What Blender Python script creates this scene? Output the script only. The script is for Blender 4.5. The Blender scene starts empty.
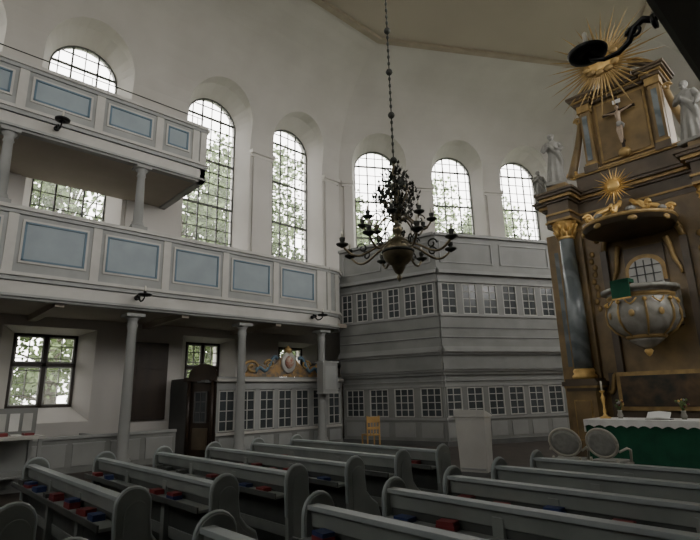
import bpy, bmesh, math, random
from math import sin, cos, pi, radians, sqrt, atan2
from mathutils import Vector, Matrix
random.seed(7)
S = bpy.context.scene
COL = S.collection

# ------------------------------------------------------------------ materials
def mat(name, c1, c2=None, rough=.6, metal=0., scale=4., bump=0., stretch=(1,1,1), detail=5, spec=.5, coat=0):
    m = bpy.data.materials.new(name); m.use_nodes = True
    nt = m.node_tree; N = nt.nodes; L = nt.links
    b = N['Principled BSDF']
    b.inputs['Roughness'].default_value = rough
    b.inputs['Metallic'].default_value = metal
    b.inputs['Specular IOR Level'].default_value = spec
    if c2 is None: c2 = tuple(x*.82 for x in c1)
    tc = N.new('ShaderNodeTexCoord'); mp = N.new('ShaderNodeMapping'); mp.inputs['Scale'].default_value = stretch
    nz = N.new('ShaderNodeTexNoise'); nz.inputs['Scale'].default_value = scale; nz.inputs['Detail'].default_value = detail
    rp = N.new('ShaderNodeValToRGB')
    rp.color_ramp.elements[0].position = .35; rp.color_ramp.elements[1].position = .68
    rp.color_ramp.elements[0].color = (*c1, 1); rp.color_ramp.elements[1].color = (*c2, 1)
    L.new(tc.outputs['Object'], mp.inputs['Vector']); L.new(mp.outputs[0], nz.inputs['Vector'])
    L.new(nz.outputs['Fac'], rp.inputs[0]); L.new(rp.outputs[0], b.inputs['Base Color'])
    if bump:
        bp = N.new('ShaderNodeBump'); bp.inputs['Strength'].default_value = bump; bp.inputs['Distance'].default_value = .02
        L.new(nz.outputs['Fac'], bp.inputs['Height']); L.new(bp.outputs[0], b.inputs['Normal'])
    return m

def marble(name, c1, c2, scale=3., rough=.25):
    m = bpy.data.materials.new(name); m.use_nodes = True
    nt = m.node_tree; N = nt.nodes; L = nt.links; b = N['Principled BSDF']
    b.inputs['Roughness'].default_value = rough
    tc = N.new('ShaderNodeTexCoord')
    w = N.new('ShaderNodeTexWave'); w.inputs['Scale'].default_value = scale; w.inputs['Distortion'].default_value = 9
    w.inputs['Detail'].default_value = 4; w.inputs['Detail Scale'].default_value = 1.5; w.bands_direction = 'DIAGONAL'
    rp = N.new('ShaderNodeValToRGB'); e = rp.color_ramp.elements
    e[0].position = .2; e[1].position = .9; e[0].color = (*c1, 1); e[1].color = (*c2, 1)
    L.new(tc.outputs['Object'], w.inputs['Vector']); L.new(w.outputs['Fac'], rp.inputs[0]); L.new(rp.outputs[0], b.inputs['Base Color'])
    return m

def glare_haze_glass():
    m = bpy.data.materials.new('glare_haze_window_glass'); m.use_nodes = True
    nt = m.node_tree; N = nt.nodes; L = nt.links
    out = N['Material Output']; N.remove(N['Principled BSDF'])
    tr = N.new('ShaderNodeBsdfTransparent'); tl = N.new('ShaderNodeBsdfTranslucent')
    tl.inputs[0].default_value = (.95,.97,.95,1); mx = N.new('ShaderNodeMixShader')  # translucent white mixed into the panes imitates the washed-out glare of bright windows
    tc = N.new('ShaderNodeTexCoord'); nz = N.new('ShaderNodeTexNoise'); nz.inputs['Scale'].default_value = 1.5
    mr = N.new('ShaderNodeMapRange'); mr.inputs['To Min'].default_value = .05; mr.inputs['To Max'].default_value = .13
    L.new(tc.outputs['Object'], nz.inputs['Vector']); L.new(nz.outputs['Fac'], mr.inputs['Value'])
    L.new(mr.outputs[0], mx.inputs[0]); L.new(tr.outputs[0], mx.inputs[1]); L.new(tl.outputs[0], mx.inputs[2])
    L.new(mx.outputs[0], out.inputs[0]); return m

M_glass = glare_haze_glass()
M_wall = mat('plaster_white', (.58,.56,.53), (.52,.50,.47), .9, scale=.6, bump=.05)
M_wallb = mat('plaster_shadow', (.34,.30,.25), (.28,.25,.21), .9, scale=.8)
M_ceil = mat('ceiling_plaster', (.47,.425,.355), (.43,.385,.32), .9, scale=.3)
M_ctrim = mat('ceiling_trim', (.42,.365,.29), (.36,.31,.25), .8, scale=2)
M_floor = mat('floor_stone', (.08,.065,.053), (.045,.038,.033), .55, scale=2)
M_grey = mat('paint_grey', (.34,.35,.34), (.285,.295,.285), .5, scale=2)
M_light = mat('paint_light', (.53,.52,.485), (.46,.45,.42), .5, scale=2)
M_blue = mat('paint_blue', (.30,.355,.385), (.26,.31,.34), .5, scale=2)
M_bluel = mat('paint_blue_line', (.12,.195,.26), (.10,.165,.22), .5, scale=2)
M_lodge = mat('lodge_paint', (.235,.24,.23), (.19,.195,.187), .55, scale=1.5)
M_lodgeg = mat('lodge_paint_mould', (.295,.30,.29), (.25,.255,.247), .55, scale=1.5)
M_lodged = mat('lodge_paint_dark', (.12,.122,.118), (.09,.093,.09), .55, scale=1.5)
M_pew = mat('pew_paint', (.245,.265,.25), (.19,.208,.197), .42, scale=3)
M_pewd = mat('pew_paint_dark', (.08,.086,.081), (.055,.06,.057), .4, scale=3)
M_pewe = mat('pew_edge', (.34,.38,.38), (.28,.315,.32), .4, scale=3)
M_bar = mat('window_bar', (.12,.12,.11), (.08,.08,.08), .6)
M_wbar = mat('white_bar', (.52,.52,.49), (.45,.45,.43), .5)
M_pane = mat('dark_pane', (.05,.058,.062), (.08,.09,.097), .15, scale=1.2)
M_wood = mat('dark_wood', (.045,.03,.02), (.024,.017,.012), .4, scale=3, stretch=(1,1,.2))
M_iron = mat('black_iron', (.012,.012,.012), (.02,.02,.02), .4, metal=.6)
M_brass = mat('old_brass', (.26,.22,.14), (.12,.10,.065), .3, metal=.75, scale=8)
M_leafm = mat('bronze_leaf', (.045,.047,.038), (.022,.024,.02), .5, metal=.3, scale=8)
M_gold = mat('gilding', (.82,.55,.20), (.58,.37,.12), .42, metal=.4, scale=6)
M_goldd = mat('gilding_old', (.46,.31,.12), (.28,.19,.08), .45, metal=.25, scale=6)
M_brown = mat('altar_brown', (.30,.205,.09), (.165,.115,.055), .4, scale=2.2, detail=8)
M_brownd = mat('altar_brown_dark', (.14,.105,.068), (.08,.062,.042), .4, scale=2.2)
M_marb = marble('column_marble', (.15,.175,.185), (.23,.26,.27), .9)
M_marbw = marble('pulpit_marble', (.30,.29,.255), (.38,.365,.325), 1.6)
M_stat = mat('statue_stone', (.32,.315,.29), (.23,.225,.205), .6, scale=5)
M_chair = mat('chair_paint', (.48,.46,.40), (.40,.385,.33), .5, scale=5)
M_pad = mat('chair_upholstery', (.34,.345,.32), (.27,.275,.255), .9, scale=14)
M_cloth = mat('white_cloth', (.78,.78,.76), (.70,.70,.68), .9)
M_green = mat('green_cloth', (.010,.10,.05), (.007,.07,.037), .85)
M_red = mat('book_red', (.24,.035,.035), (.15,.025,.03), .5, scale=9)
M_bookb = mat('book_blue', (.035,.055,.17), (.025,.04,.11), .5, scale=9)
M_leaf = mat('foliage', (.17,.24,.095), (.08,.125,.045), .8, scale=.5)
M_bark = mat('bark', (.12,.10,.08), None, .9)
M_grass = mat('grass', (.12,.14,.08), (.09,.11,.06), .95, scale=3)
M_ywood = mat('honey_wood', (.50,.31,.11), (.38,.23,.08), .45, scale=4)
M_skin = mat('painted_skin', (.42,.32,.24), (.34,.26,.19), .5)
M_orange = mat('cartouche_gold', (.42,.25,.09), (.12,.12,.11), .45, scale=7)
M_candle = mat('candle_wax', (.75,.72,.62), None, .5)
M_rose = mat('crest_red', (.38,.10,.07), (.55,.50,.40), .5, scale=9)
M_pic = mat('painting', (.03,.03,.025), (.16,.10,.05), .3, scale=3, detail=8)

# ------------------------------------------------------------------ mesh builder
class MB:
    def __init__(s): s.v=[]; s.f=[]; s.m=[]; s.sm=[]; s.mats=[]
    def mi(s, m):
        if m not in s.mats: s.mats.append(m)
        return s.mats.index(m)
    def add(s, vs, fs, m, M=None, smooth=False):
        o=len(s.v); k=s.mi(m)
        for p in vs:
            p=Vector(p); s.v.append(tuple(M@p) if M is not None else tuple(p))
        for f in fs: s.f.append([o+i for i in f]); s.m.append(k); s.sm.append(smooth)
    def box(s,x0,x1,y0,y1,z0,z1,m,M=None):
        vs=[(x,y,z) for x in (x0,x1) for y in (y0,y1) for z in (z0,z1)]
        s.add(vs,[(0,1,3,2),(4,6,7,5),(0,4,5,1),(2,3,7,6),(0,2,6,4),(1,5,7,3)],m,M)
    def loft(s,secs,m,M=None,smooth=False,closed=False,caps=True):
        n=len(secs[0]); vs=[p for q in secs for p in q]; fs=[]
        k=len(secs)
        for i in range(k if closed else k-1):
            a=i*n; b=((i+1)%k)*n
            for j in range(n):
                j2=(j+1)%n; fs.append((a+j,a+j2,b+j2,b+j))
        s.add(vs,fs,m,M,smooth)
        if caps and not closed:
            s.add(secs[0],[tuple(range(n))],m,M); s.add(secs[-1],[tuple(range(n))],m,M)
    def prism(s,poly,m,M=None,a=0.,b=1.,axis='x'):
        def P(t,p):
            return {'x':(t,p[0],p[1]),'y':(p[0],t,p[1]),'z':(p[0],p[1],t)}[axis]
        s.loft([[P(a,p) for p in poly],[P(b,p) for p in poly]],m,M)
    def lathe(s,prof,m,M=None,seg=20,smooth=True,sx=1,sy=1):
        secs=[[(r*cos(2*pi*j/seg)*sx,r*sin(2*pi*j/seg)*sy,z) for j in range(seg)] for r,z in prof]
        s.loft(secs,m,M,smooth)
    def tube(s,pts,r,m,M=None,seg=8,smooth=True):
        pts=[Vector(p) for p in pts]; secs=[]; n=len(pts); up=None
        for i,p in enumerate(pts):
            t=(pts[min(i+1,n-1)]-pts[max(i-1,0)]).normalized()
            if up is None: up=Vector((0,0,1)) if abs(t.z)<.9 else Vector((1,0,0))
            a=t.cross(up).normalized(); b=a.cross(t).normalized(); up=b
            rr=r[i] if isinstance(r,(list,tuple)) else r
            secs.append([tuple(p+a*rr*cos(2*pi*j/seg)+b*rr*sin(2*pi*j/seg)) for j in range(seg)])
        s.loft(secs,m,M,smooth)
    def ball(s,c,r,m,M=None,seg=12,sc=(1,1,1)):
        prof=[(max(1e-4,sin(pi*i/8)),-cos(pi*i/8)) for i in range(9)]
        T=Matrix.Translation(Vector(c))@Matrix.Diagonal((r*sc[0],r*sc[1],r*sc[2],1))
        s.lathe(prof,m,(M@T) if M is not None else T,seg)
    def obj(s,name,bevel=0,remesh=0,parent=None):
        me=bpy.data.meshes.new(name); me.from_pydata(s.v,[],s.f)
        for m in s.mats: me.materials.append(m)
        me.polygons.foreach_set('material_index',s.m); me.polygons.foreach_set('use_smooth',s.sm)
        bm=bmesh.new(); bm.from_mesh(me)
        bmesh.ops.remove_doubles(bm,verts=bm.verts,dist=1e-5)
        bmesh.ops.recalc_face_normals(bm,faces=bm.faces); bm.to_mesh(me); bm.free()
        o=bpy.data.objects.new(name,me); COL.objects.link(o)
        if bevel:
            b=o.modifiers.new('b','BEVEL'); b.width=bevel; b.segments=2; b.limit_method='ANGLE'
        if remesh:
            r=o.modifiers.new('r','REMESH'); r.mode='VOXEL'; r.voxel_size=remesh; r.use_smooth_shade=True
            sm=o.modifiers.new('s','SMOOTH'); sm.iterations=2
        if parent: o.parent=parent
        return o
def T(x,y,z,rz=0,s=1): return Matrix.Translation((x,y,z))@Matrix.Rotation(rz,4,'Z')@Matrix.Scale(s,4)
def seg_M(p0,p1):
    t=(Vector(p1)-Vector(p0)); L=t.length; t.normalize(); n=Vector((t.y,-t.x))
    return Matrix(((t.x,n.x,0,p0[0]),(t.y,n.y,0,p0[1]),(0,0,1,0),(0,0,0,1))),L

# ------------------------------------------------------------------ shell
P=[(-16,-8),(-16,14.5),(-9.5,25.3),(-2.5,25.3),(4,14.5),(4,-8)]
n=len(P)
def nrm(i):
    a=Vector(P[i]);b=Vector(P[(i+1)%n]);t=(b-a).normalized();return Vector((t.y,-t.x))
def off(i,d):
    n1=nrm((i-1)%n);n2=nrm(i); det=n1.x*n2.y-n1.y*n2.x
    return Vector(P[i])+Vector(((d*n2.y-d*n1.y)/det,(n1.x*d-n2.x*d)/det))
CZ=11.3; CT=16.; CI=4.
prof=[(-1,0),(0,0),(0,CZ)]+[(CI*(1-cos(pi/2*k/16)),CZ+(CT-CZ)*sin(pi/2*k/16)) for k in range(1,17)]+[(CI,17),(-1,17)]
def arch(c,r,zs,zb,d,m=16):
    return [(c-r,d,zb)]+[(c-r*cos(pi*k/m),d,zs+r*sin(pi*k/m)) for k in range(m+1)]+[(c+r,d,zb)]
R0=1.34; R1=1.06; ZS=12.3
def window_arched(idx,M,c):
    w=MB(); d=-.78; r=R1+.02; zb=6.95
    a=arch(c,r,ZS,zb,0); b=arch(c,r-.07,ZS,zb+.07,0)
    k=len(a)
    for i in range(k):
        j=(i+1)%k
        q=[a[i],a[j],b[j],b[i]]
        w.loft([[(p[0],d-.05,p[2]) for p in q],[(p[0],d+.03,p[2]) for p in q]],M_bar,M)
    w.add([(p[0],d-.01,p[2]) for p in a],[tuple(range(k))],M_glass,M)
    def half(z): return r if z<ZS else sqrt(max(0,r*r-(z-ZS)**2))
    for kx in range(-2,3):
        x=kx*.40
        zt=ZS+sqrt(max(0,r*r-x*x))
        t=.028 if kx in(-1,1) else .014
        w.box(c+x-t,c+x+t,d-.03,d+.02,zb,zt-.03,M_bar,M)
    z=zb+.5; i=0
    while z<ZS+r-.1:
        t=.04 if i%4==3 else .013
        h=half(z); w.box(c-h+.02,c+h-.02,d-.03,d+.02,z-t,z+t,M_bar,M); z+=.46; i+=1
    w.obj('window_%d'%idx)
def window_rect(idx,M,c,wd,z0,z1):
    w=MB(); d=-.55; h=wd/2
    for (a,b,e,f) in [(-h,-h+.07,z0,z1),(h-.07,h,z0,z1),(-h,h,z0,z0+.07),(-h,h,z1-.07,z1),(-.05,.05,z0,z1),(-h,h,z0+(z1-z0)*.58-.05,z0+(z1-z0)*.58+.05)]:
        w.box(c+a,c+b,d-.05,d+.03,e,f,M_wood,M)
    for s in(-1,1):
        for q,e in ((.05,.09),(h-.11,h-.07)):
            w.box(c+s*(q+e)/2-.02,c+s*(q+e)/2+.02,d-.04,d+.02,z0+.07,z1-.07,M_wbar,M)
    for z in (z0+.09,z0+(z1-z0)*.58-.07,z0+(z1-z0)*.58+.07,z1-.09): w.box(c-h+.07,c+h-.07,d-.04,d+.02,z-.02,z+.02,M_wbar,M)
    for k in (-.5,.5): w.box(c+k*h-.015,c+k*h+.015,d-.03,d+.01,z0,z1,M_wbar,M)
    for k in range(1,6):
        z=z0+(z1-z0)*k/6; w.box(c-h,c+h,d-.03,d+.01,z-.013,z+.013,M_wbar,M)
    w.add([(c-h,d-.01,z0),(c+h,d-.01,z0),(c+h,d-.01,z1),(c-h,d-.01,z1)],[(0,1,2,3)],M_glass,M)
    w.obj('window_%d'%idx)
names=['wall_left','wall_choir_left','wall_altar','wall_choir_right','wall_right','wall_rear']
L1=sqrt(6.5**2+10.8**2)
arched={0:[8-4.7,8,11.7,16.4,20.15],1:[1.98,5.95,9.6],2:[3.5],3:[L1-9.6,L1-5.95,L1-1.98],4:[2.35,6.1,10.8,14.5],5:[6,14]}
rects={0:[(11.5,1.64,1.5,3.55),(16.35,1.3,1.5,3.55),(20.15,1.2,1.5,3.55)]}
wi=1
def portal(M,c,z,w,h):
    l=bpy.data.lights.new('daylight_portal','AREA'); l.shape='RECTANGLE'; l.size=w; l.size_y=h
    l.cycles.is_portal=True
    o=bpy.data.objects.new('daylight_portal',l); COL.objects.link(o)
    t=M.to_3x3()@Vector((1,0,0)); nn=M.to_3x3()@Vector((0,1,0)); zz=-nn; yy=Vector((0,0,1)); xx=yy.cross(zz)
    loc=M@Vector((c,-.95,z))
    o.matrix_world=Matrix(((xx.x,yy.x,zz.x,loc.x),(xx.y,yy.y,zz.y,loc.y),(xx.z,yy.z,zz.z,loc.z),(0,0,0,1)))
for i in range(n):
    w=MB(); j=(i+1)%n
    s0=[(*off(i,d),z) for d,z in prof]; s1=[(*off(j,d),z) for d,z in prof]
    w.loft([s0,s1],M_wall)
    o=w.obj(names[i])
    M,L=seg_M(P[i],P[j])
    c=MB()
    for u in arched.get(i,[]):
        c.loft([arch(u,R0+.06,ZS,6.6,1.6),arch(u,R0,ZS,6.75,0.0),arch(u,R1,ZS,6.95,-.72),arch(u,R1,ZS,6.95,-1.3)],M_wall,M)
    for (u,wd,z0,z1) in rects.get(i,[]):
        def rc(h,a,b,d): return [(u-h,d,a),(u-h,d,b),(u+h,d,b),(u+h,d,a)]
        h=wd/2
        c.loft([rc(h+.42,z0-.5,z1+.2,.3),rc(h+.35,z0-.4,z1+.15,0),rc(h,z0,z1,-.5),rc(h,z0,z1,-1.3)],M_wall,M)
    if c.v:
        co=c.obj('cutter'); bo=o.modifiers.new('b','BOOLEAN'); bo.operation='DIFFERENCE'; bo.object=co; bo.solver='EXACT'
        dg=bpy.context.evaluated_depsgraph_get(); me=bpy.data.meshes.new_from_object(o.evaluated_get(dg))
        o.modifiers.clear(); o.data=me; bpy.data.objects.remove(co)
    for u in arched.get(i,[]):
        window_arched(wi,M,u); wi+=1; portal(M,u,10.1,2.2,6.6)
    for (u,wd,z0,z1) in rects.get(i,[]):
        window_rect(wi,M,u,wd,z0,z1); wi+=1; portal(M,u,(z0+z1)/2,wd,z1-z0)
    if i in (0,1,3,4):
        tr=MB(); us=arched[i]; edges=[]
        prev=.12
        for u in us: edges.append((prev,u-R0-.02)); prev=u+R0+.02
        edges.append((prev,L-.12))
        for a,b in edges:
            if b-a>.1:
                tr.box(a,b,-.05,.10,CZ-.27,CZ-.15,M_wall,M); tr.box(a-.03,b+.03,-.05,.20,CZ-.15,CZ,M_wall,M)
                if b-a<3: tr.box(a+.1,b-.1,-.02,.08,6.6,CZ-.25,M_wall,M)
        tr.obj('trim_%d'%(i+1))
fl=MB(); fl.loft([[(*off(i,-.98),-.3) for i in range(n)],[(*off(i,-.98),0) for i in range(n)]],M_floor); fl.obj('floor')
cl=MB(); cl.loft([[(*off(i,3.97),16.03) for i in range(n)],[(*off(i,3.97),16.4) for i in range(n)]],M_ceil); cl.obj('ceiling')
tr=MB(); tr.loft([[(*off(i,d),z) for d,z in ((3.78,15.95),(4.08,15.90),(4.08,16.05),(3.78,16.05))] for i in range(n)],M_ctrim,closed=True); tr.obj('trim_9')

# ------------------------------------------------------------------ galleries
def gal_seg(mb,p0,p1,zb,zt,bounds,ext0=0,ext1=0):
    M,L=seg_M(p0,p1); a=-ext0; b=L+ext1
    mb.box(a,b,-.12,0,zb+.4,zt-.08,M_grey,M)
    mb.box(a,b,-.2,.10,zt-.09,zt,M_light,M)
    mb.box(a,b,-.1,.05,zt-.18,zt-.09,M_grey,M)
    mb.box(a,b,-.12,.10,zb+.52,zb+.60,M_light,M)
    mb.box(a,b,-.12,.05,zb+.42,zb+.52,M_grey,M)
    mb.box(a,b,-.16,.0,zb+.12,zb+.42,M_light,M)
    mb.box(a,b,-.2,.05,zb+.06,zb+.12,M_grey,M)
    mb.box(a,b,-.2,.0,zb,zb+.06,M_lodge,M)
    zl=zb+.6; zh=zt-.18
    for u in bounds: mb.box(u-.10,u+.10,0,.03,zl,zh,M_light,M)
    for u0,u1 in zip(bounds[:-1],bounds[1:]):
        x0=u0+.24;x1=u1-.24;z0=zl+.28;z1=zh-.16
        if x1-x0<.15: continue
        mb.box(x0,x1,0,.012,z0,z1,M_blue,M)
        for (A,B,C,D) in ((x0,x1,z0,z0+.045),(x0,x1,z1-.045,z1),(x0,x0+.045,z0,z1),(x1-.045,x1,z0,z1)):
            mb.box(A,B,0,.04,C,D,M_bluel,M)
        for (A,B,C,D) in ((x0-.05,x1+.05,z0-.05,z0),(x0-.05,x1+.05,z1,z1+.05),(x0-.05,x0,z0,z1),(x1,x1+.05,z0,z1)):
            mb.box(A,B,0,.03,C,D,M_light,M)
GX=-13.05
g=MB()
gal_seg(g,(GX,-7.9),(GX,11.2),3.9,6.05,[7.9-7.2+1.8*k for k in range(11)]+[7.9+11.0])
gal_seg(g,(GX,11.2),(GX-.12,11.75),3.9,6.05,[.05,.52],.0,.02)
gal_seg(g,(GX-.12,11.75),(GX-.5,12.2),3.9,6.05,[],.02,.02)
gal_seg(g,(GX-.5,12.2),(GX-1.0,12.4),3.9,6.05,[],.02,.05)
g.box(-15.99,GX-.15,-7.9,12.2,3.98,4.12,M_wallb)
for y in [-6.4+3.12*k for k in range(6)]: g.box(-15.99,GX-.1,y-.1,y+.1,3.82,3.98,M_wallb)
g.obj('gallery_lower')
g=MB()
gal_seg(g,(GX,-7.9),(GX,6.4),7.9,9.7,[7.9+y for y in (-7.4,-5.6,-3.8,-2.0,-.2,1.6,3.35,4.95,6.05)]+[14.2])
gal_seg(g,(GX,6.4),(-15.9,6.4),7.9,9.7,[])
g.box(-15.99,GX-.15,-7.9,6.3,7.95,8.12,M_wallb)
for y in (0,3,6): g.tube([(GX-.05,y+.1,9.7),(GX-.05,y+.1,10.0)],.012,M_iron)
g.tube([(GX-.05,-7,10.0),(GX-.05,6.3,10.0)],.014,M_iron)
g.obj('gallery_upper')
g=MB()
gal_seg(g,(-.55,9.0),(-.55,-7.5),3.85,6.0,[.2+1.8*k for k in range(9)])
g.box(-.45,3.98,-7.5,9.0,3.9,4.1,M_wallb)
g.obj('gallery_right')

def column(name,x,y,z0,z1,r,m=M_lodgeg):
    c=MB(); h=z1-z0
    c.box(-r*1.7,r*1.7,-r*1.7,r*1.7,0,h*.03+.05,m)
    b=h*.03+.05
    c.lathe([(r*1.5,b),(r*1.55,b+.05),(r*1.25,b+.09),(r*1.3,b+.13),(r*1.05,b+.18),(r*1.05,b+.5),(r,b+.7 if h>2.5 else b+.5),(r*.82,h-.42 if h>2.5 else h-.3),(r*1.05,h-.27),(r*.85,h-.24),(r*.9,h-.16),(r*1.4,h-.08)],m,seg=20)
    c.box(-r*1.7,r*1.7,-r*1.7,r*1.7,h-.08,h,m)
    o=c.obj(name); o.location=(x,y,z0); return o
for y in (-4.9,-1.7,1.5,4.72,7.98,11.1): column('gallery_column',-13.3,y,0,3.82,.135)
for y in (-4.9,-1.7,1.5,4.6): column('gallery_column',-13.2,y,6.05,7.91,.12)
for y in (-3.6,-.5,2.6,5.7,8.7): column('gallery_column',.25,y,0,3.88,.15)

def lamp(p,d,s=1):
    a=atan2(d[1],d[0]); M=T(p[0],p[1],p[2],a,s); l=MB()
    l.lathe([(.05,0),(.05,.02),(.02,.03)],M_iron,M@Matrix.Rotation(pi/2,4,'Y'),seg=12)
    l.tube([(0,0,0),(.07,0,.05),(.13,0,.02),(.17,0,-.06),(.24,0,-.10),(.33,0,-.10),(.41,0,-.06),(.43,0,.0)],[.022,.024,.022,.02,.018,.016,.014,.012],M_iron,M,10)
    pts=[(.13+.05*cos(t)*(1-t/9),0,-.01+.05*sin(t)*(1-t/9)) for t in [k*.5 for k in range(13)]]
    l.tube(pts,.012,M_iron,M,8)
    l.lathe([(.02,0),(.06,-.03),(.12,-.02),(.13,.01),(.125,.015),(.03,.01),(.028,.06),(.02,.07)],M_iron,M@Matrix.Translation((.43,0,.0)),seg=24)
    l.lathe([(.016,.05),(.016,.16),(.004,.175)],M_candle,M@Matrix.Translation((.43,0,.0)),seg=12)
    l.obj('bracket_lamp')
lamp((GX+.05,4.66,4.2),(1,0),1.3); lamp((GX+.05,10.45,4.2),(1,0),1.3); lamp((GX+.05,2.4,8.2),(1,0),1.3); lamp((GX+.05,-1.5,4.2),(1,0),1.3)
lamp((-.61,3.30,3.91),(-1,0),1.0)

# ------------------------------------------------------------------ lodges
def sash(mb,u0,u1,z0,z1,d,M,nx=2,nz=4,fm=M_wbar):
    mb.box(u0,u1,d-.03,d-.015,z0,z1,M_pane,M)
    f=.035
    for (a,b,c,e) in ((u0,u0+f,z0,z1),(u1-f,u1,z0,z1),(u0,u1,z0,z0+f),(u0,u1,z1-f,z1)): mb.box(a,b,d-.02,d+.025,c,e,fm,M)
    for k in range(1,nx):
        x=u0+(u1-u0)*k/nx; mb.box(x-.012,x+.012,d-.015,d+.012,z0,z1,fm,M)
    for k in range(1,nz):
        z=z0+(z1-z0)*k/nz; mb.box(u0,u1,d-.015,d+.012,z-.012,z+.012,fm,M)
def lodge(mb,p0,p1,nu,nl,e0=0,e1=0):
    M,L=seg_M(p0,p1); a=-e0;b=L+e1
    B=lambda d0,d1,z0,z1,m: mb.box(a,b,d0,d1,z0,z1,m,M)
    B(-.3,-.12,0,7.0-.1,M_lodge)
    B(-.3,.02,0,.15,M_lodged)
    B(-.3,-.06,.15,.82,M_lodge)
    B(-.3,-.02,.78,.86,M_lodgeg)
    B(-.3,-.04,1.82,1.90,M_lodgeg)
    B(-.3,-.06,1.9,2.2,M_lodge)
    B(-.3,-.02,2.0,2.04,M_lodgeg)
    for k,(d,z,e) in enumerate(((.02,2.2,2.30),(.09,2.30,2.36),(.14,2.36,2.58),(.10,2.58,2.84),(.18,2.84,2.92),(.27,2.92,3.02),(.20,3.02,3.1))):
        B(-.3,d,z,e,M_lodge if k in(0,2,3) else M_lodgeg)
    B(-.3,.12,3.1,4.1,M_lodge)
    for z in (3.38,3.70): B(-.3,.14,z,z+.03,M_lodged)
    B(-.3,.13,3.41,3.44,M_lodgeg)
    B(-.3,.17,4.1,4.18,M_lodgeg)
    B(-.3,.14,5.26,5.34,M_lodgeg)
    B(-.3,.10,5.34,5.55,M_lodge)
    B(-.3,.24,5.55,5.66,M_lodgeg); B(-.3,.16,5.66,5.74,M_lodge)
    B(-.3,.06,5.74,6.9,M_lodge)
    B(-.36,.16,6.9,7.0,M_lodgeg)
    pu=L/nu
    for k in range(nu):
        c=(k+.5)*pu; w=pu*.36
        mb.box(c-pu/2,c-w,-.3,.09,4.15,5.3,M_lodge,M)
        mb.box(c+w,c+pu/2,-.3,.09,4.15,5.3,M_lodge,M)
        sash(mb,c-w,c+w,4.19,5.24,.06,M)
    pl=L/nl
    for k in range(nl):
        c=(k+.5)*pl; w=pl*.38
        mb.box(c-pl/2,c-w,-.3,-.06,.84,1.86,M_lodge,M); mb.box(c+w,c+pl/2,-.3,-.06,.84,1.86,M_lodge,M)
        sash(mb,c-w,c+w,.88,1.80,-.09,M,3 if pl>.9 else 2,4)
        mb.box(c-w,c+w,-.06,-.04,.25,.7,M_lodgeg,M)
    npn=max(2,int(L/1.9))
    for k in range(npn):
        u0=k*L/npn+.15;u1=(k+1)*L/npn-.15
        for (A,Bq,C,D) in ((u0,u1,5.95,6.0),(u0,u1,6.68,6.73),(u0,u0+.05,5.95,6.73),(u1-.05,u1,5.95,6.73)):
            mb.box(A,Bq,.06,.09,C,D,M_lodgeg,M)
g=MB()
F0=(-13.75,12.45);F1=(-10.0,13.4);F2=(-7.96,17.7)
dv=(Vector(F2)-Vector(F1)).normalized(); F3=tuple(Vector(F2)+dv*3.2)
lodge(g,F0,F1,6,4,0,.05)
lodge(g,F1,F2,6,6,.0,.0)
lodge(g,F2,F3,4,4,0,0)
g.loft([[(*q,z) for q in (F0,F1,F2,F3,(-11.6,21.6),(-15.7,14.8),(-15.8,12.6))] for z in (2.75,2.9)],M_lodged)
g.loft([[(*q,z) for q in (F0,F1,F2,F3,(-11.6,21.6),(-15.7,14.8),(-15.8,12.6))] for z in (5.5,5.65)],M_lodge)
g.obj('glazed_choir_lodge')

g=MB(); q0=(-13.75,7.45); q1=(-13.75,12.4)
M,L=seg_M(q0,q1)
g.box(0,L,-.25,-.14,0,2.2,M_lodged,M)
g.box(0,L,-.2,0,0,.6,M_lodge,M); g.box(0,L,-.2,.05,.58,.66,M_light,M)
for k in range(7):
    p=L/7;c=(k+.5)*p
    g.box(c-p/2,c-.27,-.2,0,.6,1.92,M_grey,M); g.box(c+.27,c+p/2,-.2,0,.6,1.92,M_grey,M)
    sash(g,c-.27,c+.27,.68,1.86,-.03,M,2,4)
    g.box(c-.25,c+.25,0,.02,.15,.5,M_grey,M)
g.box(0,L,-.2,0,1.88,2.12,M_grey,M); g.box(-.05,L,-.2,.12,2.12,2.2,M_light,M); g.box(-.05,L,-.2,.07,2.2,2.26,M_grey,M)
M2,L2=seg_M((-14.75,7.0),q0)
g.box(0,L2,-.2,0,0,2.2,M_wood,M2); g.box(-.05,L2+.05,-.2,.1,2.15,2.27,M_wood,M2)
g.prism([(.05,2.25)]+[(L2/2-(L2/2-.05)*cos(pi*k/10),2.25+.42*sin(pi*k/10)) for k in range(1,10)]+[(L2-.05,2.25)],M_wood,M2,-.1,.02,'y')
sash(g,.32,L2-.32,.95,1.85,.03,M2,2,3,M_lodged)
for s in (.12,L2-.12): g.tube([M2@Vector((s,.05,0)),M2@Vector((s,.05,2.15))],.05,M_wood)
g.box(.28,L2-.28,0,.03,.2,.8,M_brownd,M2)
M3,L3=seg_M((-15.9,7.0),(-14.75,7.0)); g.box(0,L3,-.2,0,0,2.25,M_lodged,M3)
g.box(-15.85,-13.9,7.15,12.3,2.1,2.18,M_lodged)
g.obj('glazed_parish_lodge')
c=MB(); M=Matrix(((0,1.2,0,-13.72),(1.2,0,0,9.95),(0,0,1.3,2.265),(0,0,0,1)))
def crest(x): 
    return .16+.42*math.exp(-(x/.42)**2)+.14*math.exp(-((abs(x)-.95)/.22)**2)
xs=[-1.45+2.9*k/40 for k in range(41)]
c.prism([(-1.45,0)]+[(x,crest(x)*(1 if abs(x)<1.3 else .5)) for x in xs]+[(1.45,0)],M_orange,M,-.02,.05,'y')
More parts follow.
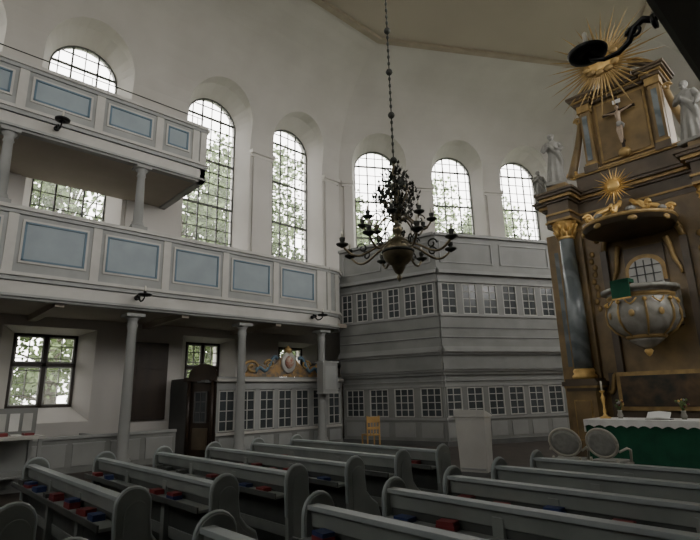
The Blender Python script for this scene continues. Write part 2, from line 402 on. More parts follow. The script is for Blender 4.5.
for sx in(-1,1):
    c.tube([(sx*(1.15+.25*cos(t)*(1-t/11)),.06,.22+.17*sin(t)*(1-t/11)) for t in [k*.5 for k in range(18)]],.035,M_goldd,M)
    c.tube([(sx*(.35+.7*t),.06,.45-.38*t+.1*sin(t*9)) for t in [k/12 for k in range(13)]],.045,M_bluel,M)
    c.tube([(sx*(.62+.16*cos(t)*(1-t/11)),.07,.30+.12*sin(t)*(1-t/11)) for t in [k*.5 for k in range(18)]],.03,M_goldd,M)
c.lathe([(.001,.0),(.26,0),(.27,.03),(.22,.05),(.001,.07)],M_light,M@Matrix.Translation((0,.06,.36))@Matrix.Rotation(-pi/2,4,'X'),sx=.9)
c.lathe([(.001,.0),(.16,0),(.14,.05),(.001,.07)],M_rose,M@Matrix.Translation((0,.11,.36))@Matrix.Rotation(-pi/2,4,'X'),sx=.9)
c.lathe([(.06,0),(.10,.05),(.11,.12),(.05,.16),(.02,.2)],M_goldd,M@Matrix.Translation((0,.05,.58)),seg=12)
c.obj('carved_crest')
b=MB(); b.box(-13.16,-12.85,10.78,11.42,1.75,2.7,M_lodgeg); b.box(-13.16,-12.82,10.75,11.45,2.7,2.76,M_grey); b.box(-13.16,-12.82,10.75,11.45,1.7,1.76,M_grey); b.box(-12.86,-12.84,10.86,11.34,1.84,2.6,M_grey); b.obj('hymn_board')
b=MB(); b.box(-15.99,-15.9,5.75,6.85,1.05,3.4,M_wood); b.box(-15.91,-15.88,5.87,6.73,1.17,3.28,M_wood)
for z in (1.9,2.6): b.box(-15.9,-15.86,5.87,6.73,z-.02,z+.02,M_wood)
b.obj('framed_board')
b=MB()
b.box(-13.9,-13.82,1.9,6.3,0,.78,M_lodge); b.box(-13.95,-13.77,1.9,6.3,.78,.85,M_grey)
for k in range(5):
    y=2.0+k*.87; b.box(-13.82,-13.80,y,y+.72,.15,.65,M_lodgeg)
    b.box(-13.82,-13.79,y-.02,y+.74,.65,.68,M_grey)
b.box(-15.8,-13.9,4.4,4.5,0,.8,M_lodge); b.box(-14.6,-13.9,2.0,6.2,.4,.45,M_lodge)
b.obj('stall_rail',bevel=.006)
b=MB()
b.box(-11.9,-11.0,1.3,2.5,1.0,1.05,M_light); 
for x in(-11.85,-11.1):
    for y in(1.35,2.4): b.box(x,x+.06,y,y+.06,0,1.0,M_grey)
b.box(-11.85,-11.05,1.35,2.45,.35,.39,M_grey); b.box(-11.86,-11.82,1.35,2.45,.0,1.0,M_grey)
b.box(-11.88,-11.84,1.3,2.5,1.05,1.55,M_lodge)
for k in range(5): b.box(-11.75+.02*k,-11.5+.02*k,1.4+k*.21,1.56+k*.21,1.05,1.07+.02*(k%3),M_cloth if k%2 else M_red)
for k in range(5): b.box(-11.84,-11.82,1.38+k*.22,1.54+k*.22,1.12,1.45,M_cloth if k%2 else M_wbar)
b.obj('literature_table')

# ------------------------------------------------------------------ pews
def end_prof():
    pts=[(.0,.0),(.44,.0),(.44,.42),(.40,.54),(.31,.60),(.245,.68),(.225,.80)]
    cx,cz,r=.105,.905,.12
    pts+=[(cx+r*cos(a),cz+r*sin(a)) for a in [pi*k/10 for k in range(0,11)]]
    pts+=[(-.015,.80),(-.005,.6)]
    return pts
EP=end_prof()
books=MB()
def pew(x0,x1,y,bk=True):
    p=MB(); Y=y-.05
    M=Matrix.Translation((0,Y,0))
    for xe,s in ((x0,1),(x1,-1)):
        p.prism(EP,M_pew,M,xe,xe+s*.05)
        inner=[(.05+(q[0])*.72,.09+q[1]*.83) for q in EP]
        p.prism(inner,M_pew,M,xe-s*.008,xe)
        loop=[(xe+s*.025,q[0],q[1]) for q in EP[2:]]
        p.tube(loop,.019,M_pewe,M,6)
    a,b=x0+.04,x1-.04
    def board(z0,z1,t,m,ya=0):
        yy=lambda z:.03+(.95-z)*.10+ya
        p.loft([[(a,yy(z0),z0),(a,yy(z0)+t,z0),(a,yy(z1)+t,z1),(a,yy(z1),z1)],[(b,yy(z0),z0),(b,yy(z0)+t,z0),(b,yy(z1)+t,z1),(b,yy(z1),z1)]],m,M)
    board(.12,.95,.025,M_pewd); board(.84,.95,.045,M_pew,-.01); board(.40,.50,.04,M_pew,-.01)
    p.box(a,b,.0,.085,.94,.972,M_pewe,M)
    p.box(a,b,.10,.44,.43,.465,M_pew,M)
    p.box(a,b,-.12,.04,.76,.785,M_pew,M); p.box(a,b,-.125,-.11,.76,.81,M_pewd,M)
    k=int((b-a)/1.1)
    for i in range(1,k+1):
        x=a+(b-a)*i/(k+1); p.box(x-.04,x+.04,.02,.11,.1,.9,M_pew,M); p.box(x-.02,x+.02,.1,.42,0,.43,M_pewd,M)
    p.obj('pew',bevel=.006)
    if bk:
        x=a+.2
        while x<b-.25:
            if random.random()<.72:
                m=random.choice([M_red,M_red,M_bookb,M_pewd]); h=.03+random.random()*.02
                r=Matrix.Translation((x,Y-.035,.786))@Matrix.Rotation(random.uniform(-.25,.25),4,'Z')
                books.box(-.065,.065,-.045,.045,0,h,m,r); 
                if random.random()<.3: books.box(-.06,.06,-.043,.043,h,h+.025,random.choice([M_red,M_bookb]),r)
            if random.random()<.45:
                r=Matrix.Translation((x,Y+.27,.466)); books.box(-.14,.14,-.13,.13,0,.045,random.choice([M_red,M_bookb]),r)
            x+=random.uniform(.22,.5)
for k in range(7):
    y=.72+.742*k
    pew(-6.95,-3.95,y)
    pew(-2.78,.0,y)
pew(-6.95,-3.95,-.02); pew(-12.2,-8.2,.5); pew(-12.2,-8.2,-.3)
books.obj('hymn_books')

# ------------------------------------------------------------------ chandelier
c=MB(); CX,CY,C0=-4.13,4.76,3.44
M=T(CX,CY,C0)
c.lathe([(.001,-.40),(.02,-.38),(.035,-.34),(.015,-.31),(.05,-.28),(.08,-.22)]+[(.205*sin(a),-.205*cos(a)) for a in [pi*k/14 for k in range(2,13)]]+[(.05,.20),(.03,.22),(.055,.26),(.07,.30),(.055,.34),(.03,.38),(.03,.45),(.06,.50),(.08,.56),(.05,.62),(.025,.68),(.025,.8),(.05,.85),(.06,.9),(.03,.97),(.02,1.1),(.04,1.15),(.02,1.2),(.012,1.3)],M_brass,M,28)
c.lathe([(.208,-.02),(.22,0),(.208,.02)],M_leafm,M,28)
def arms(nA,R,zr,z0,r,ph,cs=1.):
    for k in range(nA):
        A=M@Matrix.Rotation(2*pi*k/nA+ph,4,'Z')
        pts=[]
        for t in [i/16 for i in range(17)]:
            x=.05+(R-.05)*t
            z=z0+ .13*sin(t*pi*1.0)*(1-t)*1.4 - .22*sin(t*pi)*t*1.3 + (zr-z0)*t**2
            pts.append((x,0,z))
        c.tube(pts,r,M_brass,A,6)
        mx=.05+(R-.05)*.62
        c.tube([(mx+.07*cos(t)*(1-t/10),0,z0+.0+.07*sin(t)*(1-t/10)) for t in [i*.6 for i in range(13)]],r*.7,M_leafm,A,6)
        c.tube([(mx-.22+.05*cos(t)*(1-t/10),0,z0+.13+.05*sin(t)*(1-t/10)) for t in [i*.6 for i in range(13)]],r*.6,M_leafm,A,6)
        E=A@Matrix.Translation((R,0,zr))@Matrix.Scale(cs,4)
        c.lathe([(.012,-.03),(.03,-.02),(.065,0),(.07,.015),(.03,.015),(.018,.03),(.03,.055),(.034,.085),(.02,.09)],M_leafm,E,14)
        c.lathe([(.014,.07),(.014,.15),(.004,.16)],M_candle,E,8)
arms(8,.74,.06,.03,.016,.25,1.15)
arms(8,.46,.40,.42,.012,.6,1.)
for k in range(800):
    a=random.uniform(0,2*pi); z=random.triangular(.34,1.25,.78); R=random.random()**.6*(.34-.26*abs(z-.74)/.5)
    p=Vector((R*cos(a),R*sin(a),z)); s=random.uniform(.025,.055)
    Q=M@Matrix.Translation(p)@Matrix.Rotation(random.uniform(0,6.3),4,'Z')@Matrix.Rotation(random.uniform(-1.3,1.3),4,'X')
    c.add([(0,0,0),(s*.5,0,s*.6),(0,.006,s*1.6),(-s*.5,0,s*.6)],[(0,1,2,3)],M_leafm,Q)
for k in range(10):
    a=2*pi*k/10; A=M@Matrix.Rotation(a,4,'Z')
    c.tube([(.03,0,.5),(.12,0,.62),(.2,0,.75),(.17,0,.88),(.10,0,.92)],.009,M_brass,A,5)
zt=CT+.03-C0
c.tube([(0,0,1.25),(0,0,zt)],.008,M_iron,M,6)
z=1.3; i=0
while z<zt-.1:
    big=(i%6==0)
    c.ball((0,0,z),.05 if big else .02,M_leafm,M,8,(1,1,1 if big else 1.8)); z+=.11 if not big else .14; i+=1
c.lathe([(.2,zt-.05),(.18,zt),(.05,zt)],M_goldd,M)
c.obj('brass_chandelier')

# ------------------------------------------------------------------ altar (pulpit altar)
AX=-3.5
alt=bpy.data.objects.new('pulpit_altar',None); COL.objects.link(alt)
def bx(mb,u0,u1,y0,y1,z0,z1,m): mb.box(AX+u0,AX+u1,y0,y1,z0,z1,m)
def molded(mb,u0,u1,y0,y1,z,steps,m,gm=None):
    for k,(dz,e) in enumerate(steps):
        bx(mb,u0-e,u1+e,y0-e,y1,z,z+dz,(gm if (gm and k%3==1) else m)); z+=dz
    return z
a=MB()
bx(a,-2.15,2.15,12.5,13.9,0,.25,M_brownd)
bx(a,-2.0,2.0,12.75,13.8,.25,5.85,M_brown)
bx(a,-1.15,1.15,12.65,12.8,.3,2.0,M_brownd)
for s in(-1,1):
    u=s*1.6
    bx(a,u-.36,u+.36,12.1,12.8,0,.3,M_brownd)
    bx(a,u-.31,u+.31,12.15,12.8,.3,1.6,M_brown); bx(a,u-.2,u+.2,12.12,12.16,.5,1.4,M_goldd)
    bx(a,u-.17,u+.17,12.10,12.14,.53,1.37,M_brown)
    molded(a,u-.31,u+.31,12.15,12.8,1.6,[(.07,.03),(.05,.07),(.1,.10),(.06,.04)],M_brownd,M_goldd)
    bx(a,u-.3,u+.3,12.6,12.8,1.9,5.6,M_brown)
    o=s*2.0
    bx(a,min(o,o+s*.35),max(o,o+s*.35),12.95,13.8,0,5.7,M_brown)
    bx(a,o+s*.08-.09,o+s*.08+.09,12.9,12.96,2.2,5.2,M_marb)
    Mx=T(AX+u,12.42,0)
    a.lathe([(.27,1.88),(.28,1.95),(.23,2.0),(.25,2.06),(.215,2.12)],M_gold,Mx,24)
    a.lathe([(.205,2.12),(.205,3.2),(.172,5.36)],M_marb,Mx,28)
    a.lathe([(.175,5.34),(.2,5.37),(.18,5.41),(.19,5.55),(.27,5.75),(.29,5.8)],M_gold,Mx,24)
    for tier,(zz,rr,nn) in enumerate(((5.42,.2,9),(5.56,.22,9))):
        for k in range(nn):
            Q=Mx@Matrix.Rotation(2*pi*(k+.5*tier)/nn,4,'Z')
            a.tube([(rr-.02,0,zz),(rr+.02,0,zz+.1),(rr+.08,0,zz+.17),(rr+.09,0,zz+.13)],[.04,.045,.03,.015],M_gold,Q,6)
    bx(a,u-.3,u+.3,12.12,12.8,5.8,5.86,M_goldd)
    z=molded(a,u-.28,u+.28,12.14,12.9,5.86,[(.12,0),(.05,.03),(.28,-.01),(.06,.05),(.08,.12),(.07,.18),(.06,.22)],M_brownd,M_goldd)
    bx(a,u-.25,u+.25,12.2,12.9,z,z+.22,M_brown)
molded(a,-2.2,2.2,12.75,13.8,5.86,[(.12,0),(.05,.03),(.28,0),(.06,.06),(.08,.12),(.07,.2),(.06,.24)],M_brownd,M_goldd)
for sx in(-1,1): bx(a,sx*.85-.07,sx*.85+.07,12.6,12.8,2.0,4.9,M_brownd)
arc=[(AX+.85*cos(pi*k/16),12.68,4.85+.75*sin(pi*k/16)) for k in range(17)]
a.tube(arc,.07,M_goldd,seg=8)
bx(a,-.42,.42,12.68,12.77,3.2,4.85,M_brownd)
a.prism([(AX-.42+.0,4.0)]+[(AX-.42*cos(pi*k/12),4.3+.35*sin(pi*k/12)) for k in range(13)]+[(AX+.42,4.0)],M_goldd,None,12.64,12.70,'y')
a.prism([(AX-.34,3.75)]+[(AX-.34*cos(pi*k/12),4.25+.3*sin(pi*k/12)) for k in range(13)]+[(AX+.34,3.75)],M_wbar,None,12.60,12.66,'y')
for k in(-1,0,1): bx(a,k*.17-.012,k*.17+.012,12.58,12.61,3.78,4.5,M_bar)
for z in(3.95,4.15,4.35): bx(a,-.32,.32,12.58,12.61,z,z+.02,M_bar)
for s in(-1,1):
    a.tube([(AX+s*(.5+.22*t),12.66,4.95-.9*t+.05*sin(9*t)) for t in [k/12 for k in range(13)]],[.07-.04*k/12 for k in range(13)],M_goldd,None,8)
    for k in range(9):
        a.ball((AX+s*(1.15+.04*sin(k*2)),12.72,4.9-k*.17),.06,M_goldd,None,8,(1,.5,1.3))
bx(a,-.95,.95,12.55,12.7,1.15,2.0,M_goldd); bx(a,-.86,.86,12.52,12.56,1.24,1.91,M_pic)
for s in(-1,1):
    a.tube([(AX+s*(.95+.22*t),12.6,1.95-.5*t+.08*sin(t*8)) for t in [k/10 for k in range(11)]],.05,M_goldd)
bx(a,-1.25,1.25,12.7,13.5,6.58,7.0,M_brownd); molded(a,-1.2,1.2,12.68,13.5,6.98,[(.04,.04),(.04,.07)],M_goldd)
bx(a,-.95,.95,12.85,13.4,7.0,9.0,M_brown)
bx(a,-.6,.6,12.8,12.88,7.2,8.85,M_goldd); bx(a,-.54,.54,12.77,12.82,7.26,8.79,M_brown)
for s in(-1,1):
    u=s*.82
    bx(a,u-.17,u+.17,12.6,12.9,7.02,7.2,M_brownd)
    bx(a,u-.12,u+.12,12.68,12.9,7.2,8.75,M_brown); bx(a,u-.06,u+.06,12.66,12.7,7.35,8.6,M_marb)
    bx(a,u-.16,u+.16,12.64,12.9,8.72,8.92,M_goldd); bx(a,u-.15,u+.15,12.66,12.9,7.2,7.28,M_goldd)
    molded(a,u-.2,u+.2,12.6,13.4,8.92,[(.08,0),(.05,.04),(.06,.1),(.06,.14)],M_brownd,M_goldd)
    vp=[(AX+s*(1.0+.42*(1-t)**1.4+.03),12.9,7.1+1.5*t) for t in [k/12 for k in range(13)]]
    a.tube(vp,[.13-.06*k/12 for k in range(13)],M_brown,None,8)
    a.tube([(AX+s*(1.38+.14*cos(t)*(1-t/10)),12.85,7.15+.14*sin(t)*(1-t/10)) for t in [k*.5 for k in range(17)]],.045,M_gold)
    a.tube([(AX+s*(1.06+.10*cos(t)*(1-t/10)),12.85,8.62+.10*sin(t)*(1-t/10)) for t in [k*.5 for k in range(17)]],.035,M_goldd)
    a.tube([(AX+s*(.98-.62*t),12.85,9.17+.42*sin(t*pi*.5)) for t in [k/10 for k in range(11)]],.09,M_brownd,None,8)
    a.tube([(AX+s*(.98-.62*t),12.75,9.25+.42*sin(t*pi*.5)) for t in [k/10 for k in range(11)]],.03,M_goldd,None,8)
molded(a,-.95,.95,12.75,13.4,8.92,[(.08,0),(.05,.04),(.06,.1),(.06,.14)],M_brownd,M_goldd)
bx(a,-.35,.35,12.9,13.3,9.15,9.6,M_brownd)
a.obj('altar_body',parent=alt)
def rays(mb,x,y,z,r0,r1,nn,m,wf=1.):
    for k in range(nn):
        t=2*pi*k/nn; L=r1*(1 if k%2==0 else .74)*random.uniform(.90,1.04); w=.035 if k%2 else .05
        d=Vector((cos(t),0,sin(t))); q=Vector((-sin(t),0,cos(t))); c0=Vector((x,y,z))
        b0=c0+d*r0; e=c0+d*L
        w=w*r1*wf
        vs=[b0-q*w,b0+q*w,b0+Vector((0,-.03,0)),e-Vector((0,.01,0)),b0+Vector((0,.02,0))]
        mb.add([tuple(v) for v in vs],[(0,2,3),(2,1,3),(1,4,3),(4,0,3),(0,4,1,2)],m)
sb=MB(); rays(sb,AX-.15,12.5,9.78,.3,1.55,52,M_goldd,.6)
sb.ball((AX-.15,12.5,9.78),.36,M_gold,None,16,(1.1,.3,.8))
for k in range(11):
    t=2*pi*k/11; sb.ball((AX-.15+.38*cos(t),12.45,9.78+.28*sin(t)),.11,M_goldd,None,10,(1,.6,.8))
sb.tube([(AX-.15,12.6,9.6),(AX,13.0,9.5)],.03,M_goldd)
sb.obj('gilt_sunburst',parent=alt)
PY=11.95
p=MB(); M=T(AX,PY,0)
p.lathe([(.001,2.28),(.05,2.32),(.09,2.40),(.05,2.45)],M_gold,M,16)
p.lathe([(.05,2.44),(.16,2.5),(.30,2.60),(.36,2.66)],M_marbw,M,32)
p.lathe([(.36,2.65),(.40,2.69),(.38,2.73)],M_goldd,M,32)
p.lathe([(.38,2.72),(.56,2.84),(.68,3.02),(.70,3.2),(.64,3.42),(.60,3.5)],M_marbw,M,32)
p.lathe([(.60,3.5),(.66,3.53),(.66,3.58),(.62,3.6)],M_goldd,M,32)
p.lathe([(.62,3.6),(.68,3.64),(.76,3.66),(.76,3.73),(.70,3.75),(.60,3.75),(.60,3.6)],M_marbw,M,32)
for k in range(8):
    A=M@Matrix.Rotation(2*pi*(k+.5)/8,4,'Z')
    p.tube([(.40,0,2.7),(.57,0,2.82),(.695,0,3.0),(.715,0,3.2),(.655,0,3.45)],[.015,.022,.025,.022,.016],M_goldd,A,8)
    p.ball((.68,0,3.42),.045,M_gold,A,8); 
    B=M@Matrix.Rotation(2*pi*k/8,4,'Z')
    p.ball((.705,0,3.15),.06,M_goldd,B,10,(.3,1,1.3))
    p.tube([(.66,-.12,3.46),(.70,-.06,3.38),(.715,0,3.34),(.70,.06,3.38),(.66,.12,3.46)],.016,M_gold,B,6)
bxy=lambda u0,u1,y0,y1,z0,z1,m: p.box(AX+u0,AX+u1,y0,y1,z0,z1,m)
bxy(-.55,.55,12.0,12.8,2.95,3.1,M_brownd); bxy(-.6,-.54,12.2,12.75,3.1,3.75,M_marbw); bxy(.54,.6,12.2,12.75,3.1,3.75,M_marbw)
Q=M@Matrix.Rotation(radians(262),4,'Z')
p.box(.58,.82,-.19,.19,3.78,3.86,M_green,Q); p.box(.79,.82,-.19,.19,3.46,3.84,M_green,Q); p.box(.785,.825,-.19,.19,3.44,3.47,M_gold,Q)
p.tube([(.6,0,3.75),(.66,0,3.85)],.02,M_iron,Q)
p.obj('pulpit',parent=alt)
p=MB(); M=T(AX,11.95,5.08)
p.lathe([(.001,.08),(.6,.06),(.84,.0),(.92,.02),(.94,.1)],M_brownd,M,32)
p.lathe([(.94,.10),(.97,.13),(.95,.18),(.88,.2)],M_goldd,M,32)
p.lathe([(.88,.19),(.6,.28),(.35,.42),(.22,.6),(.2,.7),(.001,.72)],M_brownd,M,32)
for k in range(8):
    A=M@Matrix.Rotation(2*pi*k/8,4,'Z')
    p.tube([(.86+.10*cos(t)*(1-t/11),0,.30+.11*sin(t)*(1-t/11)) for t in [i*.5 for i in range(19)]],.036,M_gold,A,8)
    p.tube([(.80,0,.22),(.62,0,.42),(.42,0,.5),(.28,0,.62)],[.055,.06,.055,.045],M_gold,A,8)
    B=M@Matrix.Rotation(2*pi*(k+.5)/8,4,'Z')
    p.ball((.93,0,.02),.06,M_goldd,B,8,(.6,1.6,1)); p.ball((.86,0,.24),.07,M_stat,B,8,(1,1.5,.9))
rays(p,AX-.15,11.9,5.08+1.12,.1,.52,30,M_gold,1.1); p.ball((AX-.15,11.9,5.08+1.12),.15,M_gold,None,14,(1,.5,1))
p.tube([(AX-.15,11.95,5.7),(AX-.15,11.95,6.1)],.03,M_goldd)
p.box(AX-.06,AX+.06,11.95,12.8,5.16,5.24,M_brownd)
p.obj('sounding_board',parent=alt)

def statue(name,x,y,z,h,face,m,pose=0,wings=False):
    s=MB(); H=h
    def ring(z,rx,ry,cx=0,cy=0,amp=0,nf=9,ph=0):
        return [(cx+rx*cos(t)*(1+amp*sin(nf*t+ph)),cy+ry*sin(t)*(1+amp*sin(nf*t+ph)),z) for t in [2*pi*k/40 for k in range(40)]]
    secs=[ring(0,.17,.15,amp=.10),ring(.10,.15,.13,.0,0,.12,9,.3),ring(.25,.135,.115,.005,.0,.10,9,.6),ring(.42,.12,.10,.015,-.005,.07,9,.8),ring(.52,.115,.09,.02,0,.05,9,1),
          ring(.60,.088,.07,.01,0,.04),ring(.68,.10,.075,0,0,.03),ring(.76,.115,.075,0,0,.02),ring(.81,.10,.06,0,0,.0),ring(.84,.045,.04),ring(.875,.032,.034,0,-.005)]
    s.loft(secs,m,None,True)
    s.ball((0,-.01,.925),.062,m,None,16,(.82,.95,1.15)); s.ball((0,.015,.94),.064,m,None,16,(.98,.9,1.0))
    s.ball((0,-.068,.92),.011,m); s.tube([(-.03,-.05,.875),(0,-.06,.862),(.03,-.05,.875)],.018,m)
    if pose==0:
        A=[(.105,0,.79),(.16,-.01,.68),(.13,-.10,.60),(.06,-.15,.64)]; B=[(-.105,0,.79),(-.16,-.02,.68),(-.14,-.10,.62),(-.06,-.14,.70)]
    else:
        A=[(.105,0,.79),(.17,0,.66),(.19,-.08,.56),(.18,-.13,.50)]; B=[(-.105,0,.79),(-.15,-.02,.67),(-.07,-.12,.66),(.0,-.14,.70)]
    for q in(A,B):
        s.tube(q,[.045,.042,.034,.022],m,None,10)
        e=Vector(q[-1]); dd=(e-Vector(q[-2])).normalized()
        for j in range(4):
            w=Vector((.008*(j-1.5),0,.004*j)); s.tube([e+w,e+w+dd*.03,e+w+dd*.045+Vector((0,-.004,-.006))],.006,m,None,6)
        s.tube([e,e+Vector((.015,-.01,.02))],.007,m,None,6)
    s.tube([(-.10,-.03,.80),(-.02,-.085,.68),(.09,-.10,.55),(.13,-.06,.42),(.12,-.02,.2)],[.03,.035,.045,.045,.02],m,None,8)
    if wings:
        for q in(-1,1):
            s.loft([[(q*(.03+.02*k),.07,.74-.02*k),(q*(.10+.05*k),.09,.86-.05*k*k*.3),(q*(.16+.03*k),.10,.70-.12*k),(q*(.08+.02*k),.09,.55-.1*k)] for k in range(3)],m)
    s.box(-.17,.17,-.15,.15,-.04,.02,m)
    o=s.obj(name,remesh=.011); o.parent=alt
    o.matrix_world=T(x,y,z+.04*h,face,h); return o
statue('apostle_statue',AX-1.65,12.4,6.80,1.5,.35,M_stat,0)
statue('apostle_statue',AX+1.45,12.4,6.80,1.5,-.3,M_stat,1)
statue('angel_statue',AX-2.25,12.68,6.58,.95,.5,M_stat,1,True)
statue('angel_statue',AX+2.25,12.68,6.58,.95,-.5,M_stat,1,True)
c=MB(); cy=12.62
c.box(AX-.03,AX+.03,cy,cy+.05,7.25,8.75,M_wood); c.box(AX-.38,AX+.38,cy,cy+.05,8.35,8.41,M_wood); c.box(AX-.09,AX+.09,cy-.01,cy+.02,8.58,8.68,M_cloth)
c.tube([(AX,cy+.05,7.6),(AX,12.85,7.6)],.03,M_wood); c.ball((AX,cy,7.25),.12,M_goldd,None,10,(1.2,.8,1))
c.obj('crucifix',parent=alt)
f=MB(); fy=cy-.05
f.tube([(AX,fy,7.98),(AX+.01,fy-.02,8.08),(AX,fy-.02,8.2),(AX,fy,8.3),(AX,fy-.01,8.35)],[.05,.045,.06,.07,.03],M_skin,None,12)
f.ball((AX+.01,fy-.04,8.42),.05,M_skin,None,12,(.85,.95,1.2))
for s in(-1,1):
    f.tube([(AX+s*.06,fy,8.3),(AX+s*.18,fy+.0,8.33),(AX+s*.29,fy+.01,8.37),(AX+s*.34,fy+.02,8.385)],[.03,.024,.02,.014],M_skin,None,8)
    f.tube([(AX+s*.03,fy,7.98),(AX+s*.04,fy-.06,7.8),(AX+s*.025,fy-.01,7.6),(AX+s*.012,fy-.02,7.5),(AX+s*.012,fy-.05,7.46)],[.04,.034,.026,.018,.015],M_skin,None,8)
f.obj('christ_figure',remesh=.012,parent=alt)
f=MB(); f.lathe([(.055,7.9),(.07,7.95),(.06,8.04)],M_stat,T(AX,fy-.01,0),12); f.tube([(AX+.05,fy-.03,8.0),(AX+.1,fy-.03,7.93),(AX+.09,fy-.03,7.84)],[.03,.03,.01],M_stat); f.obj('loincloth',parent=alt)

t=MB()
x0,x1,y0,y1=AX-1.05,AX+1.35,10.8,11.7
t.box(x0+.06,x1-.06,y0+.06,y1-.04,0,.96,M_brownd); t.box(x0,x1,y0,y1,.96,1.03,M_wood)
t.box(x0-.02,x1+.02,y0-.03,y1,1.03,1.045,M_cloth)
def hang(xa,xb,yc,zt,zb,m,amp=.012,nn=60,sc=.0):
    secs=[]
    for k in range(nn+1):
        x=xa+(xb-xa)*k/nn; dy=amp*sin(k*.9); zz=zb+sc*abs(sin(k*pi/5))
        secs.append([(x,yc,zt),(x,yc-.012,zt),(x,yc-.02+dy,zz),(x,yc+dy-.008,zz)])
    t.loft(secs,m)
hang(x0,x1,y0+.02,1.03,.08,M_green,.012)
hang(x0-.02,x1+.02,y0-.02,1.045,.90,M_cloth,.008,60,.04)
t.box(x0-.03,x0-.005,y0-.02,y1,.80,1.045,M_cloth)
t.obj('altar_table')
def candlestick(x,y,z,h):
    c=MB(); c.lathe([(.11,0),(.11,.02),(.05,.05),(.025,.09),(.04,.14),(.02,.2),(.022,.28),(.045,h*.55),(.02,h*.62),(.02,h*.68),(.055,h*.72),(.06,h*.74),(.02,h*.75)],M_gold,None,18)
    c.lathe([(.02,h*.74),(.02,h),(.004,h+.01)],M_candle,None,10)
    o=c.obj('candlestick'); o.location=(x,y,z)
candlestick(x0+.22,11.3,1.045,.75); candlestick(x1-.25,11.3,1.045,.75)
def bouquet(x,y,z):
    c=MB(); c.lathe([(.04,0),(.06,.06),(.035,.13),(.05,.16)],M_marbw,None,14)
    for k in range(26):
        a=random.uniform(0,6.3);r=random.random()*.11;zz=.22+random.random()*.14
        c.tube([(0,0,.14),(r*cos(a)*.6,r*sin(a)*.6,zz-.05),(r*cos(a),r*sin(a),zz)],.004,M_leaf,None,4)
        c.ball((r*cos(a),r*sin(a),zz),.022,random.choice([M_stat,M_red,M_gold,M_leaf,M_leaf]),None,6)
    o=c.obj('flower_vase'); o.location=(x,y,z)
bouquet(x0+.5,11.35,1.045); bouquet(AX+.6,11.3,1.045)
b=MB(); b.loft([[(-.2,0,0),(0,0,.02),(0,.15,.13),(-.2,.15,.11)],[(-.2,.0,.02),(0,0,.04),(0,.15,.15),(-.2,.15,.13)]],M_cloth); b.loft([[(.2,0,0),(0,0,.02),(0,.15,.13),(.2,.15,.11)],[(.2,.0,.02),(0,0,.04),(0,.15,.15),(.2,.15,.13)]],M_cloth); b.box(-.22,.22,.0,.2,-.002,.006,M_wood)
o=b.obj('open_bible'); o.location=(AX+.22,11.05,1.05)
def chair(x,y,rz,m,hb=.98,w=.26):
    c=MB()
    c.box(-w,w,-.22,.24,.42,.47,m); c.box(-w+.03,w-.03,-.19,.21,.47,.51,M_pad)
    for sx in(-1,1):
        c.tube([(sx*(w-.04),.2,0),(sx*(w-.04),.2,.43)],.022,m); c.tube([(sx*(w-.04),-.2,0),(sx*(w-.04),-.18,.45),(sx*(w-.05),-.22,.55)],.022,m)
        c.tube([(sx*w,-.2,.66),(sx*(w+.03),0,.70),(sx*w,.18,.66),(sx*(w-.02),.2,.45)],.02,m)
    cz=.54+(hb-.54)/2+.02; hz=(hb-.54)/2
    E=[(w*.95*cos(t),cz+hz*sin(t),-.22-.05*sin(t)) for t in [2*pi*k/32 for k in range(33)]]
    c.tube([(q[0],q[2],q[1]) for q in E],.026,m)
    c.loft([[(q[0]*.93,q[2]-.015,cz+(q[1]-cz)*.93) for q in E[:-1]],[(q[0]*.7,q[2]-.04,cz+(q[1]-cz)*.7) for q in E[:-1]]],M_pad,None,True)
    c.loft([[(q[0]*.93,q[2]-.015,cz+(q[1]-cz)*.93) for q in E[:-1]],[(q[0]*.7,q[2]+.035,cz+(q[1]-cz)*.7) for q in E[:-1]]],M_pad,None,True)
    o=c.obj('upholstered_chair'); o.matrix_world=T(x,y,0,rz); return o
chair(-4.1,8.95,.15,M_chair); chair(-3.5,9.1,-.1,M_chair)
c=MB()
c.box(-.22,.22,-.22,.22,.42,.46,M_ywood)
for sx in(-1,1):
    c.box(sx*.2-.02,sx*.2+.02,.18,.22,0,.42,M_ywood); c.box(sx*.2-.02,sx*.2+.02,-.22,-.18,0,1.0,M_ywood)
c.box(-.2,.2,-.215,-.19,.6,.68,M_ywood); c.box(-.2,.2,-.215,-.19,.8,.98,M_ywood)
for k in(-1,0,1): c.box(k*.1-.015,k*.1+.015,-.21,-.19,.46,.8,M_ywood)
o=c.obj('wooden_chair',bevel=.004); o.matrix_world=T(-11.45,11.5,0,1.2)
c=MB()
c.box(-.28,.28,-.22,.22,0,.08,M_lodged)
c.loft([[(-.28,-.18,.08),(.28,-.18,.08),(.28,.18,.08),(-.28,.18,.08)],[(-.31,-.22,1.14),(.31,-.22,1.14),(.31,.22,1.14),(-.31,.22,1.14)]],M_light)
c.loft([[(-.33,-.24,1.14),(.33,-.24,1.14),(.33,.24,1.14),(-.33,.24,1.14)],[(-.33,-.24,1.17),(.33,-.24,1.17),(.33,.24,1.29),(-.33,.24,1.29)]],M_light)
c.box(-.33,.33,-.26,-.24,1.15,1.21,M_grey)
c.box(-.26,.26,.19,.20,.12,.16,M_grey)
o=c.obj('lectern',bevel=.006); o.matrix_world=T(-6.22,9.28,0,pi+.25)

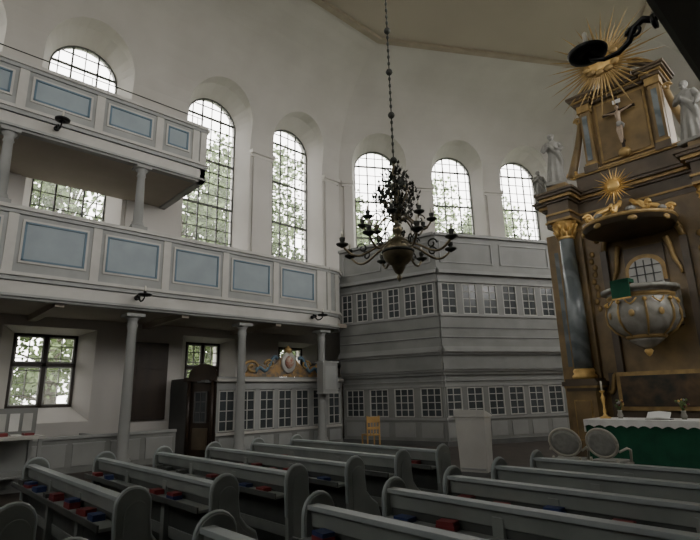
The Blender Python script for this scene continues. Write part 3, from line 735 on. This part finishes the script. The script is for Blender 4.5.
# ------------------------------------------------------------------ outside
g=MB(); g.box(-70,60,-60,90,-.6,-.35,M_grass); g.obj('ground_outside')
def tree(x,y,h,R,nl=12000):
    t=MB(); t.tube([(0,0,-.4),(.1,0,h*.3),(0,.1,h*.55),(.1,0,h*.8)],[.35,.28,.2,.08],M_bark,None,8)
    cl=[]
    for k in range(34):
        a=random.uniform(0,6.3); zz=random.uniform(.12,1.0)*h; rr=R*random.random()**.5*(1-.5*(zz/h)**3)
        cl.append((Vector((rr*cos(a),rr*sin(a),zz)),random.uniform(1.0,2.2)))
        t.tube([(0,0,zz*.75),(rr*cos(a)*.5,rr*sin(a)*.5,zz*.9),(rr*cos(a),rr*sin(a),zz)],[.08,.05,.02],M_bark,None,5)
    vs=[];fs=[]
    for i in range(nl):
        c0,r=random.choice(cl); d=Vector((random.gauss(0,1),random.gauss(0,1),random.gauss(0,1))).normalized()*r*random.random()**.4
        p=c0+d; s=random.uniform(.2,.42)
        u=Vector((random.gauss(0,1),random.gauss(0,1),random.gauss(0,1))).normalized(); w=u.orthogonal().normalized()
        b=len(vs); vs+= [p,p+u*s*.5+w*s*.35,p+u*s,p+u*s*.5-w*s*.35]; fs.append((b,b+1,b+2,b+3))
    t.add([tuple(v) for v in vs],fs,M_leaf)
    o=t.obj('leafy_tree'); o.location=(x,y,0)
for (x,y,h,R) in ((-30,.5,15,4.4),(-31,7,17,4.6),(-28,12.2,17.5,4.2),(-29,17.5,19,4.6),(-27,24,15.5,4.2),(-25,30,18.5,4.4),(-22,36,17.5,4.2),(-31,-6,15,4),(-16,42,17.5,4.2)): tree(x,y,h,R)

# ------------------------------------------------------------------ world, camera
w=bpy.data.worlds.new('overcast_sky'); S.world=w; w.use_nodes=True
bg=w.node_tree.nodes['Background']; bg.inputs[0].default_value=(1.0,.97,.93,1); bg.inputs[1].default_value=9.8
th=radians(46.7); p=radians(14); rho=.025
R=Vector((cos(th),sin(th),0)); F=Vector((-sin(th)*cos(p),cos(th)*cos(p),sin(p))); U=R.cross(F)
cr=R*cos(rho)-U*sin(rho); cu=R*sin(rho)+U*cos(rho)
cd=bpy.data.cameras.new('camera'); cam=bpy.data.objects.new('camera',cd); COL.objects.link(cam)
cd.sensor_width=36; cd.lens=36*500/700; cd.clip_start=.05; cd.clip_end=300
cam.matrix_world=Matrix(((cr.x,cu.x,-F.x,0),(cr.y,cu.y,-F.y,0),(cr.z,cu.z,-F.z,1.65),(0,0,0,1)))
S.camera=cam
